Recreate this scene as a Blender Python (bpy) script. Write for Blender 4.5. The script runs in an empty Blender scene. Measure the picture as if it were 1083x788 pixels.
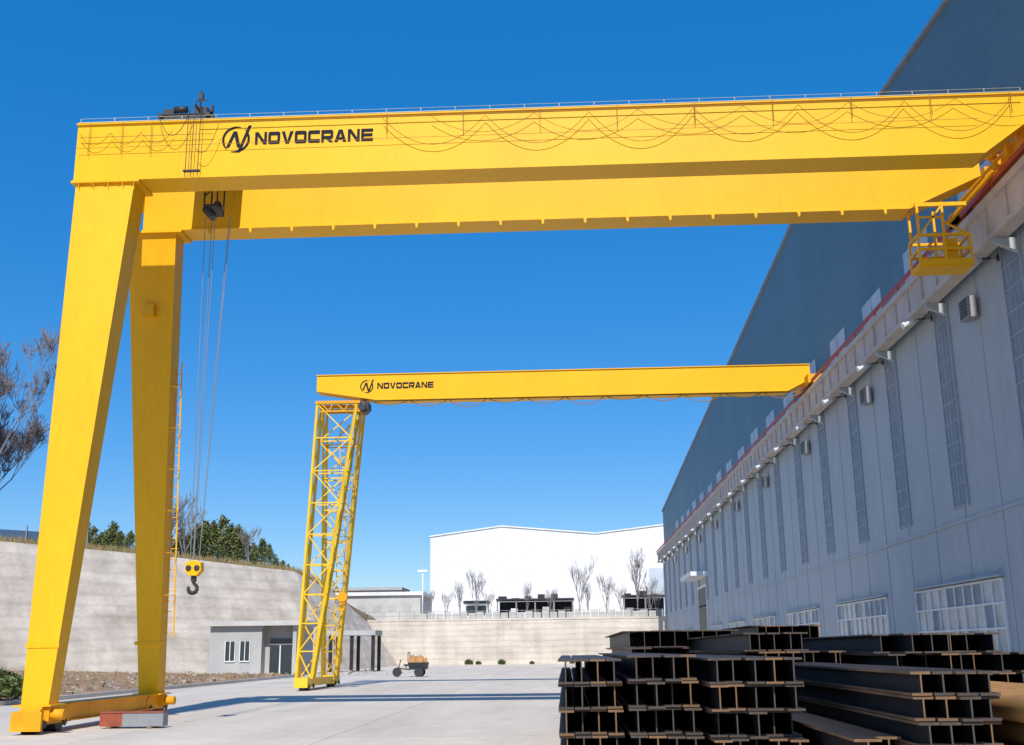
import bpy, bmesh, math, random
from mathutils import Vector, Matrix
random.seed(7)
S=bpy.context.scene; C=S.collection
# ---------------------------------------------------------------- helpers
class MB:
    def __init__(s): s.v=[]; s.f=[]; s.m=[]; s.s=[]
    def face(s,idx,m=0,sm=False): s.f.append(idx); s.m.append(m); s.s.append(sm)
    def hexa(s,b,t,m=0):
        n=len(s.v); s.v+= [tuple(p) for p in b]+[tuple(p) for p in t]
        for q in ((3,2,1,0),(4,5,6,7),(0,1,5,4),(1,2,6,5),(2,3,7,6),(3,0,4,7)): s.face([n+i for i in q],m)
    def box(s,x0,x1,y0,y1,z0,z1,m=0):
        s.hexa([(x0,y0,z0),(x1,y0,z0),(x1,y1,z0),(x0,y1,z0)],[(x0,y0,z1),(x1,y0,z1),(x1,y1,z1),(x0,y1,z1)],m)
    def frame(s,p,q):
        p=Vector(p);q=Vector(q); d=(q-p).normalized()
        u=d.cross(Vector((0,0,1)))
        if u.length<.01: u=Vector((1,0,0))
        u.normalize(); w=d.cross(u).normalized(); return p,q,u,w
    def bar(s,p,q,a,b=None,m=0):
        b=b or a; p,q,u,w=s.frame(p,q); u=u*a/2; w=w*b/2
        s.hexa([p-u-w,p+u-w,p+u+w,p-u+w],[q-u-w,q+u-w,q+u+w,q-u+w],m)
    def cyl(s,p,q,r,n=10,m=0,r2=None,cap=True):
        r2=r if r2 is None else r2; p,q,u,w=s.frame(p,q); k=len(s.v)
        for c,rr in ((p,r),(q,r2)):
            for i in range(n):
                a=2*math.pi*i/n; s.v.append(tuple(c+u*math.cos(a)*rr+w*math.sin(a)*rr))
        for i in range(n):
            j=(i+1)%n; s.face([k+i,k+j,k+n+j,k+n+i],m,True)
        if cap: s.face([k+i for i in range(n)][::-1],m); s.face([k+n+i for i in range(n)],m)
    def tube(s,pts,r,n=5,m=0):
        for a,b in zip(pts[:-1],pts[1:]): s.cyl(a,b,r,n,m,cap=False)
    def prism(s,pts,vec,m=0):
        n=len(pts); k=len(s.v); vec=Vector(vec)
        s.v+=[tuple(p) for p in pts]+[tuple(Vector(p)+vec) for p in pts]
        s.face(list(range(k,k+n))[::-1],m); s.face(list(range(k+n,k+2*n)),m)
        for i in range(n):
            j=(i+1)%n; s.face([k+i,k+j,k+n+j,k+n+i],m)
def tomesh(name,mb,mats,base=(0,0,0),recalc=True,bevel=0):
    me=bpy.data.meshes.new(name); b=Vector(base)
    me.from_pydata([tuple(Vector(p)-b) for p in mb.v],[],mb.f)
    for m in mats: me.materials.append(m)
    for p,mi,sm in zip(me.polygons,mb.m,mb.s): p.material_index=mi; p.use_smooth=sm
    if recalc:
        bm=bmesh.new(); bm.from_mesh(me); bmesh.ops.recalc_face_normals(bm,faces=bm.faces); bm.to_mesh(me); bm.free()
    return me
def thing(name,label,cat,base=(0,0,0),group=None,mesh=None):
    o=bpy.data.objects.new(name,mesh); o.location=base; C.objects.link(o)
    o["label"]=label; o["category"]=cat
    if group: o["group"]=group
    return o
def part(name,mb,mats,parent,base,label=None,bevel=0,recalc=True):
    me=mb if isinstance(mb,bpy.types.Mesh) else tomesh(name,mb,mats,base,recalc)
    o=bpy.data.objects.new(name,me); C.objects.link(o); o.parent=parent
    if label: o["label"]=label
    if bevel:
        md=o.modifiers.new("bevel","BEVEL"); md.width=bevel; md.segments=2; md.limit_method='ANGLE'
    return o
def solid(name,mb,mats,label,cat,base=(0,0,0),group=None,bevel=0,recalc=True):
    o=thing(name,label,cat,base,group,tomesh(name,mb,mats,base,recalc))
    if bevel:
        md=o.modifiers.new("bevel","BEVEL"); md.width=bevel; md.segments=2; md.limit_method='ANGLE'
    return o
def copy_tree(o,loc,rot=None,sc=None):
    n=o.copy(); n.location=loc
    if rot is not None: n.rotation_euler=(0,0,rot)
    if sc: n.scale=(sc,sc,sc)
    C.objects.link(n)
    for ch in o.children:
        k=ch.copy(); k.parent=n; C.objects.link(k)
        for c2 in ch.children:
            k2=c2.copy(); k2.parent=k; C.objects.link(k2)
    return n
# ---------------------------------------------------------------- materials
def mat(name,col,rough=.6,var=.12,scale=.6,metal=0,bump=0,bscale=20,col2=None,stretch=(1,1,1),spec=.5,ribs=None,fine=.05):
    m=bpy.data.materials.new(name); m.use_nodes=True; N=m.node_tree.nodes; L=m.node_tree.links
    B=N['Principled BSDF']; B.inputs['Roughness'].default_value=rough; B.inputs['Metallic'].default_value=metal
    B.inputs['Specular IOR Level'].default_value=spec
    tc=N.new('ShaderNodeTexCoord'); mp=N.new('ShaderNodeMapping'); mp.inputs['Scale'].default_value=stretch
    L.new(tc.outputs['Object'],mp.inputs['Vector'])
    n1=N.new('ShaderNodeTexNoise'); n1.inputs['Scale'].default_value=scale; n1.inputs['Detail'].default_value=6; n1.inputs['Roughness'].default_value=.62
    L.new(mp.outputs[0],n1.inputs['Vector'])
    r=N.new('ShaderNodeValToRGB'); c2=col2 or [c*(1+var) for c in col]; c1=[c*(1-var) for c in col]
    r.color_ramp.elements[0].position=.32; r.color_ramp.elements[1].position=.68
    r.color_ramp.elements[0].color=(*c1,1); r.color_ramp.elements[1].color=(*[min(1,c) for c in c2],1)
    L.new(n1.outputs['Fac'],r.inputs['Fac'])
    n2=N.new('ShaderNodeTexNoise'); n2.inputs['Scale'].default_value=scale*14; n2.inputs['Detail'].default_value=4
    L.new(mp.outputs[0],n2.inputs['Vector'])
    mr=N.new('ShaderNodeMapRange'); mr.inputs['From Min'].default_value=.3; mr.inputs['From Max'].default_value=.7
    mr.inputs['To Min'].default_value=1-fine; mr.inputs['To Max'].default_value=1+fine
    L.new(n2.outputs['Fac'],mr.inputs['Value'])
    mx=N.new('ShaderNodeVectorMath'); mx.operation='SCALE'
    L.new(r.outputs['Color'],mx.inputs[0]); L.new(mr.outputs[0],mx.inputs['Scale'])
    L.new(mx.outputs[0],B.inputs['Base Color'])
    h=None
    if bump:
        n3=N.new('ShaderNodeTexNoise'); n3.inputs['Scale'].default_value=bscale; n3.inputs['Detail'].default_value=5
        L.new(tc.outputs['Object'],n3.inputs['Vector'])
        b=N.new('ShaderNodeBump'); b.inputs['Strength'].default_value=bump; b.inputs['Distance'].default_value=.05
        L.new(n3.outputs['Fac'],b.inputs['Height']); L.new(b.outputs[0],B.inputs['Normal']); h=b
    if ribs:
        ax,per,dep=ribs
        w=N.new('ShaderNodeTexWave'); w.wave_type='BANDS'; w.bands_direction=ax; w.inputs['Scale'].default_value=.3142/per; w.inputs['Distortion'].default_value=0
        L.new(tc.outputs['Object'],w.inputs['Vector'])
        b=N.new('ShaderNodeBump'); b.inputs['Strength'].default_value=1; b.inputs['Distance'].default_value=dep
        L.new(w.outputs['Fac'],b.inputs['Height'])
        if h: L.new(h.outputs[0],b.inputs['Normal'])
        L.new(b.outputs[0],B.inputs['Normal'])
    return m
YEL=mat('crane_yellow_paint',(.86,.455,.003),rough=.45,var=.05,scale=.5,stretch=(1,1,.3),fine=.03,spec=.3)
YEL2=mat('crane_yellow_leg_paint',(.84,.43,.003),rough=.48,var=.07,scale=.5,stretch=(1,1,.25),fine=.04,spec=.3)
ORG=mat('orange_yellow_paint',(.78,.35,.006),rough=.55,var=.15,scale=1.2,spec=.3)
YELP=mat('lattice_yellow_paint',(.82,.52,.02),rough=.5,var=.12,scale=1)
BLK=mat('black_machine_paint',(.025,.027,.03),rough=.5)
BLUEL=mat('black_logo_film',(.008,.011,.02),rough=.7,spec=.2)
CAB=mat('festoon_cable_rubber',(.30,.145,.006),rough=.7)
STL=mat('grey_steel',(.27,.28,.29),rough=.55,metal=.2)
WHT=mat('white_paint',(.75,.76,.76),rough=.5)
LINE=mat('pale_yellow_grey_rail',(.55,.50,.36),rough=.6)
ROPE=mat('wire_rope',(.22,.23,.25),rough=.6)
WALL=mat('wall_sheet_light_blue_grey',(.40,.445,.47),rough=.6,var=.06,scale=.15,stretch=(1,1,.3),ribs=('Y',.30,.007),spec=.3)
DARK=mat('upper_sheet_steel_blue',(.11,.20,.255),rough=.55,var=.10,scale=.12,ribs=('Z',.6,.006),spec=.3)
ROOF=mat('roof_sheet',(.25,.3,.36))
WING=mat('strip_window_panel',(.20,.25,.30),rough=.5,var=.22,scale=1.5,stretch=(1,1,.4),ribs=('Z',.5,.01))
WINF=mat('window_frame_grey_blue',(.34,.38,.41),rough=.5)
PANE=mat('pale_window_pane',(.38,.43,.43),rough=.25,var=.35,scale=.8)
PALE=mat('translucent_white_panel',(.46,.52,.57),rough=.5)
CONC=mat('runway_concrete',(.54,.47,.41),rough=.8,var=.14,scale=1,bump=.2)
RED=mat('red_conductor_rail',(.40,.05,.03),rough=.5)
REDP=mat('red_brown_primer',(.30,.07,.035),rough=.7,var=.25,scale=3)
IRON=mat('dark_mill_steel',(.015,.015,.018),rough=.5,var=.45,scale=1.6,col2=(.034,.029,.027),stretch=(1,.25,1),spec=.35)
RUSTE=mat('cut_steel_end',(.075,.055,.042),rough=.7,var=.45,scale=6)
RUST=mat('rusty_flange',(.19,.105,.05),rough=.8,var=.4,scale=3)
EDGE=mat('rusty_flange_edge',(.21,.105,.045),rough=.8,var=.55,scale=2.5,stretch=(1,.3,1))
PIPE=mat('rusty_brown_pipe',(.42,.21,.065),rough=.6,var=.3,scale=2,stretch=(1,.3,1))
DIRT=mat('brown_dirt',(.32,.20,.125),rough=.95,var=.35,scale=.5,bump=.6,bscale=4)
HILLM=mat('dry_grass_soil',(.20,.13,.07),rough=.95,var=.4,scale=.3,bump=.6,bscale=2)
CURB=mat('kerb_concrete',(.5,.48,.45),rough=.85)
ROCK=mat('rubble',(.40,.36,.32),rough=.9,var=.35,scale=2)
BARK=mat('bark',(.11,.085,.07),rough=.9)
TWIG=mat('pale_twig',(.26,.225,.22),rough=.9)
LEAF=mat('foliage_dark',(.05,.08,.02),rough=.8,var=.5,scale=1.5)
LEAF2=mat('foliage_olive',(.15,.175,.05),rough=.8,var=.4,scale=1.5)
LEAF3=mat('foliage_rusty',(.17,.13,.06),rough=.8,var=.4,scale=1.5)
WHS=mat('warehouse_white_sheet',(.74,.74,.74),rough=.5,var=.03,scale=.05,ribs=('X',.9,.02),spec=.3)
GREYB=mat('office_grey_render',(.42,.42,.41),rough=.85,var=.1,scale=.4)
LGREY=mat('pale_grey_render',(.50,.49,.465),rough=.9,var=.12,scale=.5)
GLASS=mat('dark_glass',(.03,.04,.05),rough=.12)
BLUR=mat('blue_roof_sheet',(.07,.13,.22),rough=.5)
WOOD=mat('timber',(.25,.17,.10),rough=.8)
def concrete_wall(name,a,b,course,dark,scale=.25,vx=(1,1,2.2)):
    m=mat(name,a,rough=.95,var=.16,scale=scale,col2=b,stretch=vx,bump=.6,bscale=1.2,fine=.08,spec=.2)
    N=m.node_tree.nodes; L=m.node_tree.links; B=N['Principled BSDF']
    tc=N.new('ShaderNodeTexCoord'); w=N.new('ShaderNodeTexWave'); w.wave_type='BANDS'; w.bands_direction='Z'
    w.inputs['Scale'].default_value=.3142/course; w.inputs['Distortion'].default_value=3.0; w.inputs['Detail'].default_value=4
    w.inputs['Detail Scale'].default_value=.3
    L.new(tc.outputs['Object'],w.inputs['Vector'])
    mr=N.new('ShaderNodeMapRange'); mr.inputs['From Min'].default_value=0; mr.inputs['From Max'].default_value=.4
    mr.inputs['To Min'].default_value=dark; mr.inputs['To Max'].default_value=1
    L.new(w.outputs['Fac'],mr.inputs['Value'])
    n=N.new('ShaderNodeTexNoise'); n.inputs['Scale'].default_value=1; n.inputs['Detail'].default_value=5
    mp=N.new('ShaderNodeMapping'); mp.inputs['Scale'].default_value=(.7,.7,.07); L.new(tc.outputs['Object'],mp.inputs['Vector']); L.new(mp.outputs[0],n.inputs['Vector'])
    m2=N.new('ShaderNodeMapRange'); m2.inputs['From Min'].default_value=.45; m2.inputs['From Max'].default_value=.7; m2.inputs['To Min'].default_value=1; m2.inputs['To Max'].default_value=.82
    L.new(n.outputs['Fac'],m2.inputs['Value'])
    pr=N.new('ShaderNodeMath'); pr.operation='MULTIPLY'; L.new(mr.outputs[0],pr.inputs[0]); L.new(m2.outputs[0],pr.inputs[1])
    src=B.inputs['Base Color'].links[0].from_socket
    mx=N.new('ShaderNodeVectorMath'); mx.operation='SCALE'; L.new(src,mx.inputs[0]); L.new(pr.outputs[0],mx.inputs['Scale'])
    L.new(mx.outputs[0],B.inputs['Base Color']); return m
SLOPE=concrete_wall('slope_concrete',(.56,.485,.405),(.70,.62,.53),1.0,.90)
FARW=concrete_wall('far_wall_concrete',(.62,.555,.48),(.72,.65,.57),.75,.88)
def ground_mat():
    m=mat('yard_concrete',(.66,.59,.50),rough=.9,var=.06,scale=.12,bump=.15,bscale=8,fine=.05,spec=.25)
    N=m.node_tree.nodes; L=m.node_tree.links; B=N['Principled BSDF']
    tc=N.new('ShaderNodeTexCoord'); br=N.new('ShaderNodeTexBrick')
    br.offset=0; br.inputs['Scale'].default_value=1; br.inputs['Brick Width'].default_value=5; br.inputs['Row Height'].default_value=6
    br.inputs['Mortar Size'].default_value=.025; br.inputs['Mortar Smooth'].default_value=.4
    br.inputs['Color1'].default_value=(1,1,1,1); br.inputs['Color2'].default_value=(.93,.93,.94,1); br.inputs['Mortar'].default_value=(.65,.62,.6,1)
    L.new(tc.outputs['Object'],br.inputs['Vector'])
    n=N.new('ShaderNodeTexNoise'); n.inputs['Scale'].default_value=.5; n.inputs['Detail'].default_value=8; n.inputs['Roughness'].default_value=.7
    mp=N.new('ShaderNodeMapping'); mp.inputs['Scale'].default_value=(1,.12,1); L.new(tc.outputs['Object'],mp.inputs['Vector']); L.new(mp.outputs[0],n.inputs['Vector'])
    mr=N.new('ShaderNodeMapRange'); mr.inputs['From Min'].default_value=.35; mr.inputs['From Max'].default_value=.7; mr.inputs['To Min'].default_value=1.04; mr.inputs['To Max'].default_value=.82
    L.new(n.outputs['Fac'],mr.inputs['Value'])
    src=B.inputs['Base Color'].links[0].from_socket
    a=N.new('ShaderNodeVectorMath'); a.operation='MULTIPLY'; L.new(src,a.inputs[0]); L.new(br.outputs['Color'],a.inputs[1])
    b=N.new('ShaderNodeVectorMath'); b.operation='SCALE'; L.new(a.outputs[0],b.inputs[0]); L.new(mr.outputs[0],b.inputs['Scale'])
    L.new(b.outputs[0],B.inputs['Base Color']); return m
GND=ground_mat()
# ---------------------------------------------------------------- camera
f=1170.0
Yw=Vector((58.5,-294,f)).normalized(); Zw=Vector((-0.012,1,(294+.7)/f)).normalized(); Xw=Yw.cross(Zw).normalized()
if Xw.x<0: Xw=-Xw
cx=Vector((Xw.x,Yw.x,Zw.x)); cy=Vector((Xw.y,Yw.y,Zw.y)); cz=-Vector((Xw.z,Yw.z,Zw.z))
cam=bpy.data.cameras.new('camera'); co=bpy.data.objects.new('camera',cam); C.objects.link(co)
M=Matrix((cx,cy,cz)).transposed().to_4x4(); M.translation=Vector((0,0,1.7)); co.matrix_world=M
cam.sensor_width=36; cam.lens=f*36/1083; cam.clip_end=5000; S.camera=co
# ---------------------------------------------------------------- light
tdir=Vector((-.02,.72,-.70)).normalized()
su=bpy.data.lights.new('sun','SUN'); su.energy=4.7; su.angle=math.radians(.5); su.color=(1,.95,.87)
so=bpy.data.objects.new('sun',su); C.objects.link(so); so.rotation_euler=tdir.to_track_quat('-Z','Y').to_euler()
W=bpy.data.worlds.new('World'); S.world=W; W.use_nodes=True; N=W.node_tree.nodes; L=W.node_tree.links
sk=N.new('ShaderNodeTexSky'); sk.sky_type='NISHITA'; sk.sun_disc=False; sk.sun_elevation=math.radians(44); sk.sun_rotation=math.radians(179)
sk.air_density=1.0; sk.dust_density=.3; sk.ozone_density=3
hs=N.new('ShaderNodeHueSaturation'); hs.inputs['Saturation'].default_value=1.4; hs.inputs['Hue'].default_value=.507
mxw=N.new('ShaderNodeMix'); mxw.data_type='RGBA'; mxw.inputs[0].default_value=.45; mxw.inputs[7].default_value=(.06,1.75,4.9,1)
L.new(sk.outputs[0],hs.inputs['Color']); L.new(hs.outputs[0],mxw.inputs[6]); L.new(mxw.outputs[2],N['Background'].inputs['Color']); N['Background'].inputs['Strength'].default_value=.147
S.view_settings.view_transform='Standard'; S.view_settings.look='None'; S.view_settings.exposure=0
# ---------------------------------------------------------------- ground
def struct(name,mb,mats,recalc=True):
    o=bpy.data.objects.new(name,tomesh(name,mb,mats,recalc=recalc)); C.objects.link(o); o["kind"]="structure"; return o
g=MB(); g.v=[(-2500,-800,0),(2500,-800,0),(2500,3500,0),(-2500,3500,0)]; g.face([0,1,2,3]); struct('ground',g,[GND],False)
g=MB(); nx,ny=30,50
def basex(y):
    pts=[(-78,30),(-71,42.6),(-42.7,87.6),(-24.5,116),(-22.5,150)]
    for a,b in zip(pts[:-1],pts[1:]):
        if a[1]<=y<=b[1]: return a[0]+(b[0]-a[0])*(y-a[1])/(b[1]-a[1])
    return pts[0][0]
for j in range(ny+1):
    y=30+58*j/ny
    for i in range(nx+1):
        t=i/nx; xx=-20.6+(basex(y)-1-(-20.6))*t
        z=.13+ (t**1.5)*.5 + (random.random()*.14 if t>.05 else 0)
        g.v.append((xx,y,z))
for j in range(ny):
    for i in range(nx):
        a=j*(nx+1)+i; g.face([a,a+nx+1,a+nx+2,a+1],0,True)
struct('dirt_bank',g,[DIRT],False)
g=MB(); g.box(-20.62,-20.4,28,88.2,-.02,.16); struct('kerb',g,[CURB])
g=MB()
tp=[(-110,10,12.2),(-75,45,11.6),(-60,69,11.4),(-46.5,90,11.0),(-38,103.5,10.8),(-28.8,118,10.2),(-27,128,8.8),(-26.5,150.5,5.7),(-26.4,150.6,5.7)]
dirs=[(-.8,.3),(-.8,.3),(-.8,.4),(-.8,.45),(-.7,.6),(-.4,.9),(-.3,.95),(0,1),(0,1)]
# finer rim so the earth edge above the concrete is uneven
tpf=[];drf=[]
for j in range(len(tp)-1):
    nn=10 if j<6 else 1
    for q in range(nn):
        u=q/nn; tpf.append(tuple(tp[j][k]+(tp[j+1][k]-tp[j][k])*u for k in range(3))); drf.append(tuple(dirs[j][k]+(dirs[j+1][k]-dirs[j][k])*u for k in range(2)))
tpf.append(tp[-1]); drf.append(dirs[-1])
K=14
for (x,y,z),(dx,dy) in zip(tpf,drf):
    for k in range(K+1):
        t=(k/K)**1.8*420; jit=(random.random()-.35)*.9 if 0<k<K and z>9 else 0
        g.v.append((x+dx*t,y+dy*t,z-.02+jit*.6+ (min(t,20)*.03 if z>9 else 0)))
for j in range(len(tpf)-1):
    for k in range(K):
        a=j*(K+1)+k; g.face([a,a+1,a+K+2,a+K+1],0,True)
struct('hill',g,[HILLM])
g=MB(); g.v=[(-27,150.6,5.66),(80,150.6,5.66),(160,600,5.66),(-27,600,5.66)]; g.face([0,1,2,3]); struct('upper_terrace',g,[GND],False)
bp=[(-105,8),(-71,42.6),(-56.5,65.9),(-42.7,87.6),(-34,101.2),(-24.3,116),(-22.5,128),(-22.3,149.8)]
tp2=[(-110,10,12.2),(-75,45,11.6),(-60,69,11.4),(-46.5,90,11.0),(-38,103.5,10.8),(-28.8,118,10.2),(-27,128,8.8),(-26.5,149.8,5.7)]
g=MB(); R=24; SUB=8; cols=[]
for j in range(len(bp)-1):
    for q in range(SUB if j<len(bp)-2 else SUB+1):
        u=q/SUB; cols.append([bp[j][k]+(bp[j+1][k]-bp[j][k])*u for k in (0,1)]+[tp2[j][k]+(tp2[j+1][k]-tp2[j][k])*u for k in (0,1,2)])
for bx,by,tx,ty,tz in cols:
    for r in range(R+1):
        t=r/R; jx=random.uniform(-.05,.05) if 0<r<R else 0
        g.v.append((bx+(tx-bx)*t+jx,by+(ty-by)*t-jx,tz*t))
for j in range(len(cols)-1):
    for r in range(R):
        a=j*(R+1)+r; g.face([a,a+1,a+R+2,a+R+1],0,True)
solid('retaining_wall',g,[SLOPE],'sloping rough concrete retaining wall beside the yard','retaining wall',recalc=True)
g=MB(); g.box(-27,14,150,150.5,0,5.7,0); g.box(-27,14,149.93,150.57,5.7,5.95,0)
solid('retaining_wall',g,[FARW],'pale banded concrete retaining wall closing the yard','retaining wall')
# ---------------------------------------------------------------- factory hall
HB=(13.2,90,0); hall=thing('factory_hall','long blue-grey metal-clad factory hall with dark upper gable','factory',HB)
XW=13.2
low=[(36.75+6.22*k) for k in range(-2,19)]
g=MB(); g.box(XW,60,4,152,0,14.9,0); g.box(XW-.06,XW,4,152,0,.9,1)
part('wall',g,[WALL,CURB],hall,HB)
g=MB(); prof=[(4,14.9),(152,14.9),(152,19.9),(59.5,25.2),(4,20.2)]
g.prism([(XW+.25,y,z) for y,z in prof],(46,0,0),0); part('upper_wall',g,[DARK],hall,HB,'dark steel-blue corrugated gable cladding')
g=MB(); e=.14
g.prism([(XW+.1,59.5,25.2),(XW+.1,152.3,19.9),(XW+.1,152.3,19.9+e),(XW+.1,59.5,25.2+e)],(47,0,0)); g.prism([(XW+.1,59.5,25.2),(XW+.1,3.7,20.2),(XW+.1,3.7,20.2+e),(XW+.1,59.5,25.2+e)],(47,0,0))
part('roof',g,[ROOF],hall,HB)
g=MB()
for k in range(48): g.box(XW-.02,XW-.002,6+3.11*k,6.025+3.11*k,.92,14.85,0)
g.box(XW-.05,XW-.002,4,152,5.65,5.75,0)
part('cladding_trim',g,[WALL],hall,HB)
for y in low:
    g=MB(); a,b=y-.1,y+1.25
    g.box(XW-.04,XW-.004,a,b,6.2,13.2,0)
    for yy in (a,b): g.box(XW-.07,XW-.004,yy-.03,yy+.03,6.15,13.25,1)
    for zz in (6.2,6.9,7.6,8.3,9,9.7,10.4,11.1,11.8,12.5,13.2): g.box(XW-.06,XW-.004,a+.032,b-.032,zz-.02,zz+.02,1)
    for q in (1,2,3): g.box(XW-.055,XW-.004,a+(b-a)*q/4-.012,a+(b-a)*q/4+.012,6.24,13.1,1)
    part('window',g,[WING,WINF],hall,HB,'tall narrow strip window')
for y0 in (22,34.6,47.1,59.7,72.3,84.8,97.2,120,132.5):
    L8=8.5 if y0<95 else 7; nm=10; g=MB()
    for i in range(nm):
        for j,(z0,z1) in enumerate(((1.5,2.2),(2.2,2.95),(2.95,3.65))):
            ya=y0+L8*i/nm; yb=y0+L8*(i+1)/nm; dx=random.uniform(-.012,.012); mi=random.choice((0,0,3))
            k=len(g.v); g.v+=[(XW-.03+dx,ya,z0),(XW-.03-dx,yb,z0),(XW-.03-dx,yb,z1),(XW-.03+dx,ya,z1)]; g.face([k,k+1,k+2,k+3],mi)
    for i in range(nm+1):
        yy=y0+L8*i/nm; g.box(XW-.08,XW-.004,yy-.03,yy+.03,1.5,3.65,1)
    for zz in (1.5,2.2,2.95,3.65): g.box(XW-.085,XW-.004,y0-.05,y0+L8+.05,zz-.03,zz+.03,1)
    g.box(XW-.2,XW-.004,y0-.15,y0+L8+.15,3.72,3.78,2); g.box(XW-.16,XW-.004,y0-.1,y0+L8+.1,1.38,1.44,1)
    part('window',g,[PANE,WHT,WALL,WING],hall,HB,'wide low window band with small panes')
g=MB(); g.box(XW-.05,XW-.004,106.5,113,0,7.4,0); g.box(XW-.1,XW-.004,106.3,106.5,0,7.6,1); g.box(XW-.1,XW-.004,113,113.2,0,7.6,1); g.box(XW-.1,XW-.004,106.5,113,7.4,7.6,1)
part('door',g,[BLK,WHT],hall,HB,'tall dark opening of a sliding door')
g=MB(); g.box(XW-1.6,XW-.004,105,114.5,8.3,8.7,0); part('canopy',g,[WHT],hall,HB)
for k in range(18):
    y0=26+6.22*k+random.uniform(-.3,.3); g=MB(); g.box(XW+.21,XW+.248,y0,y0+2.9,14.95,16.3+(k%3)*.1,0); g.box(XW+.195,XW+.21,y0+1.4,y0+1.46,14.95,16.3,1)
    part('roof_light_panel',g,[PALE,WINF],hall,HB)
RB=(12.6,90,0); run=thing('crane_runway','beige concrete crane runway beam bracketed along the hall','crane runway',RB)
g=MB(); g.box(12.38,12.95,6,152,14.08,14.3,0); g.box(12.5,12.8,6,152,13.15,14.08,0); g.box(12.42,12.9,6,152,13.05,13.2,0)
for k in range(95):
    y=8+1.52*k; g.box(12.43,12.87,y-.035,y+.035,13.2,14.08,0)
part('beam',g,[CONC],run,RB)
for k in range(23):
    y=11.9+6.22*k; g=MB(); g.prism([(XW-.003,y-.09,13.04),(12.5,y-.09,13.04),(12.5,y-.09,12.92),(XW-.003,y-.09,12.6)],(0,.18,0),0); part('bracket',g,[WALL],run,RB)
g=MB(); g.box(12.56,12.64,6,152,14.3,14.42,0); part('rail',g,[STL],run,RB)
g=MB(); g.box(12.33,12.42,6,152,14.42,14.56,0)
for k in range(48): g.box(12.35,12.40,8+3.11*k,8.06+3.11*k,14.3,14.42,0)
part('conductor_bar',g,[RED],run,RB,'red conductor bar on small posts')
lamp0=None
for k in range(19):
    y=31.9+6.22*k
    if not lamp0:
        b=(12.75,y,12.75); lamp0=thing('wall_lamp','white tube floodlight fixed under the runway beam','wall lamp',b,'floodlights along the hall')
        g=MB(); g.cyl((12.6,y,12.9),(12.15,y-.1,12.68),.08,12,0); g.cyl((12.15,y-.1,12.68),(12.05,y-.11,12.64),.115,12,0); part('lamp_head',g,[WHT],lamp0,b)
        g=MB(); g.bar((12.55,y,12.9),(XW,y,12.95),.05,.05,0); g.box(XW-.08,XW-.005,y-.1,y+.1,12.85,13.05,0); part('bracket',g,[BLK],lamp0,b)
    else: copy_tree(lamp0,(12.75,y,12.75))
fan0=None
for k in range(9):
    y=34.2+12.44*k
    if not fan0:
        b=(13.2,y,12); fan0=thing('ventilation_box','grey ventilation box on the hall wall','ventilation box',b,'ventilation boxes along the hall')
        g=MB(); g.box(12.8,XW-.095,y-.35,y+.35,11.7,12.4,0); part('housing',g,[STL],fan0,b,bevel=.02)
        g=MB()
        for i in range(6): g.box(12.77,12.8,y-.3,y+.3,11.77+i*.1,11.82+i*.1,0)
        part('grille',g,[BLK],fan0,b)
    else: copy_tree(fan0,(13.2,y,12))
# ---------------------------------------------------------------- logo
def techno(txt,x0,z0,w,h,y):
    """wide squared capitals drawn as stroke polygons"""
    t=.29; s=.34; c=.14; Wc=1.5
    GL={
     'N':[[(0,0),(s,0),(s,1),(0,1)],[(Wc-s,0),(Wc,0),(Wc,1),(Wc-s,1)],[(0,1),(.42,1),(Wc,0),(Wc-.42,0)]],
     'O':[[(c,0),(Wc-c,0),(Wc,c),(Wc,t),(0,t),(0,c)],[(0,1-t),(Wc,1-t),(Wc,1-c),(Wc-c,1),(c,1),(0,1-c)],[(0,t),(s,t),(s,1-t),(0,1-t)],[(Wc-s,t),(Wc,t),(Wc,1-t),(Wc-s,1-t)]],
     'V':[[(0,1),(.42,1),(Wc/2+.1,.0),(Wc/2-.22,0)],[(Wc,1),(Wc-.42,1),(Wc/2-.1,.0),(Wc/2+.22,0)]],
     'C':[[(c,0),(Wc,0),(Wc,t),(0,t),(0,c)],[(0,1-t),(Wc,1-t),(Wc,1),(c,1),(0,1-c)],[(0,t),(s,t),(s,1-t),(0,1-t)]],
     'R':[[(0,0),(s,0),(s,1),(0,1)],[(s,1-t),(Wc,1-t),(Wc,1-c),(Wc-c,1),(s,1)],[(Wc-s,.52),(Wc,.52),(Wc,1-t),(Wc-s,1-t)],[(s,.27),(Wc-c,.27),(Wc,.42),(Wc,.52),(s,.52)],[(Wc-.85,.27),(Wc-.42,.27),(Wc,0),(Wc-.46,0)]],
     'A':[[(0,0),(.42,0),(Wc/2+.12,1),(Wc/2-.24,1)],[(Wc,0),(Wc-.42,0),(Wc/2-.12,1),(Wc/2+.24,1)],[(.4,.16),(Wc-.4,.16),(Wc-.5,.38),(.5,.38)]],
     'E':[[(0,0),(Wc,0),(Wc,.25),(0,.25)],[(0,.38),(Wc-.08,.38),(Wc-.08,.62),(0,.62)],[(0,.75),(Wc,.75),(Wc,1),(0,1)],[(0,.25),(s,.25),(s,.38),(0,.38)],[(0,.62),(s,.62),(s,.75),(0,.75)]]}
    adv=Wc+.17; tot=adv*len(txt)-.17; g=MB(); k=0
    for i,ch in enumerate(txt):
        for poly in GL[ch]:
            k+=1; g.prism([(x0+(i*adv+px)/tot*w,y,z0+pz*h) for px,pz in poly],(0,-.005-.0005*(k%4),0))
    return g
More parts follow.
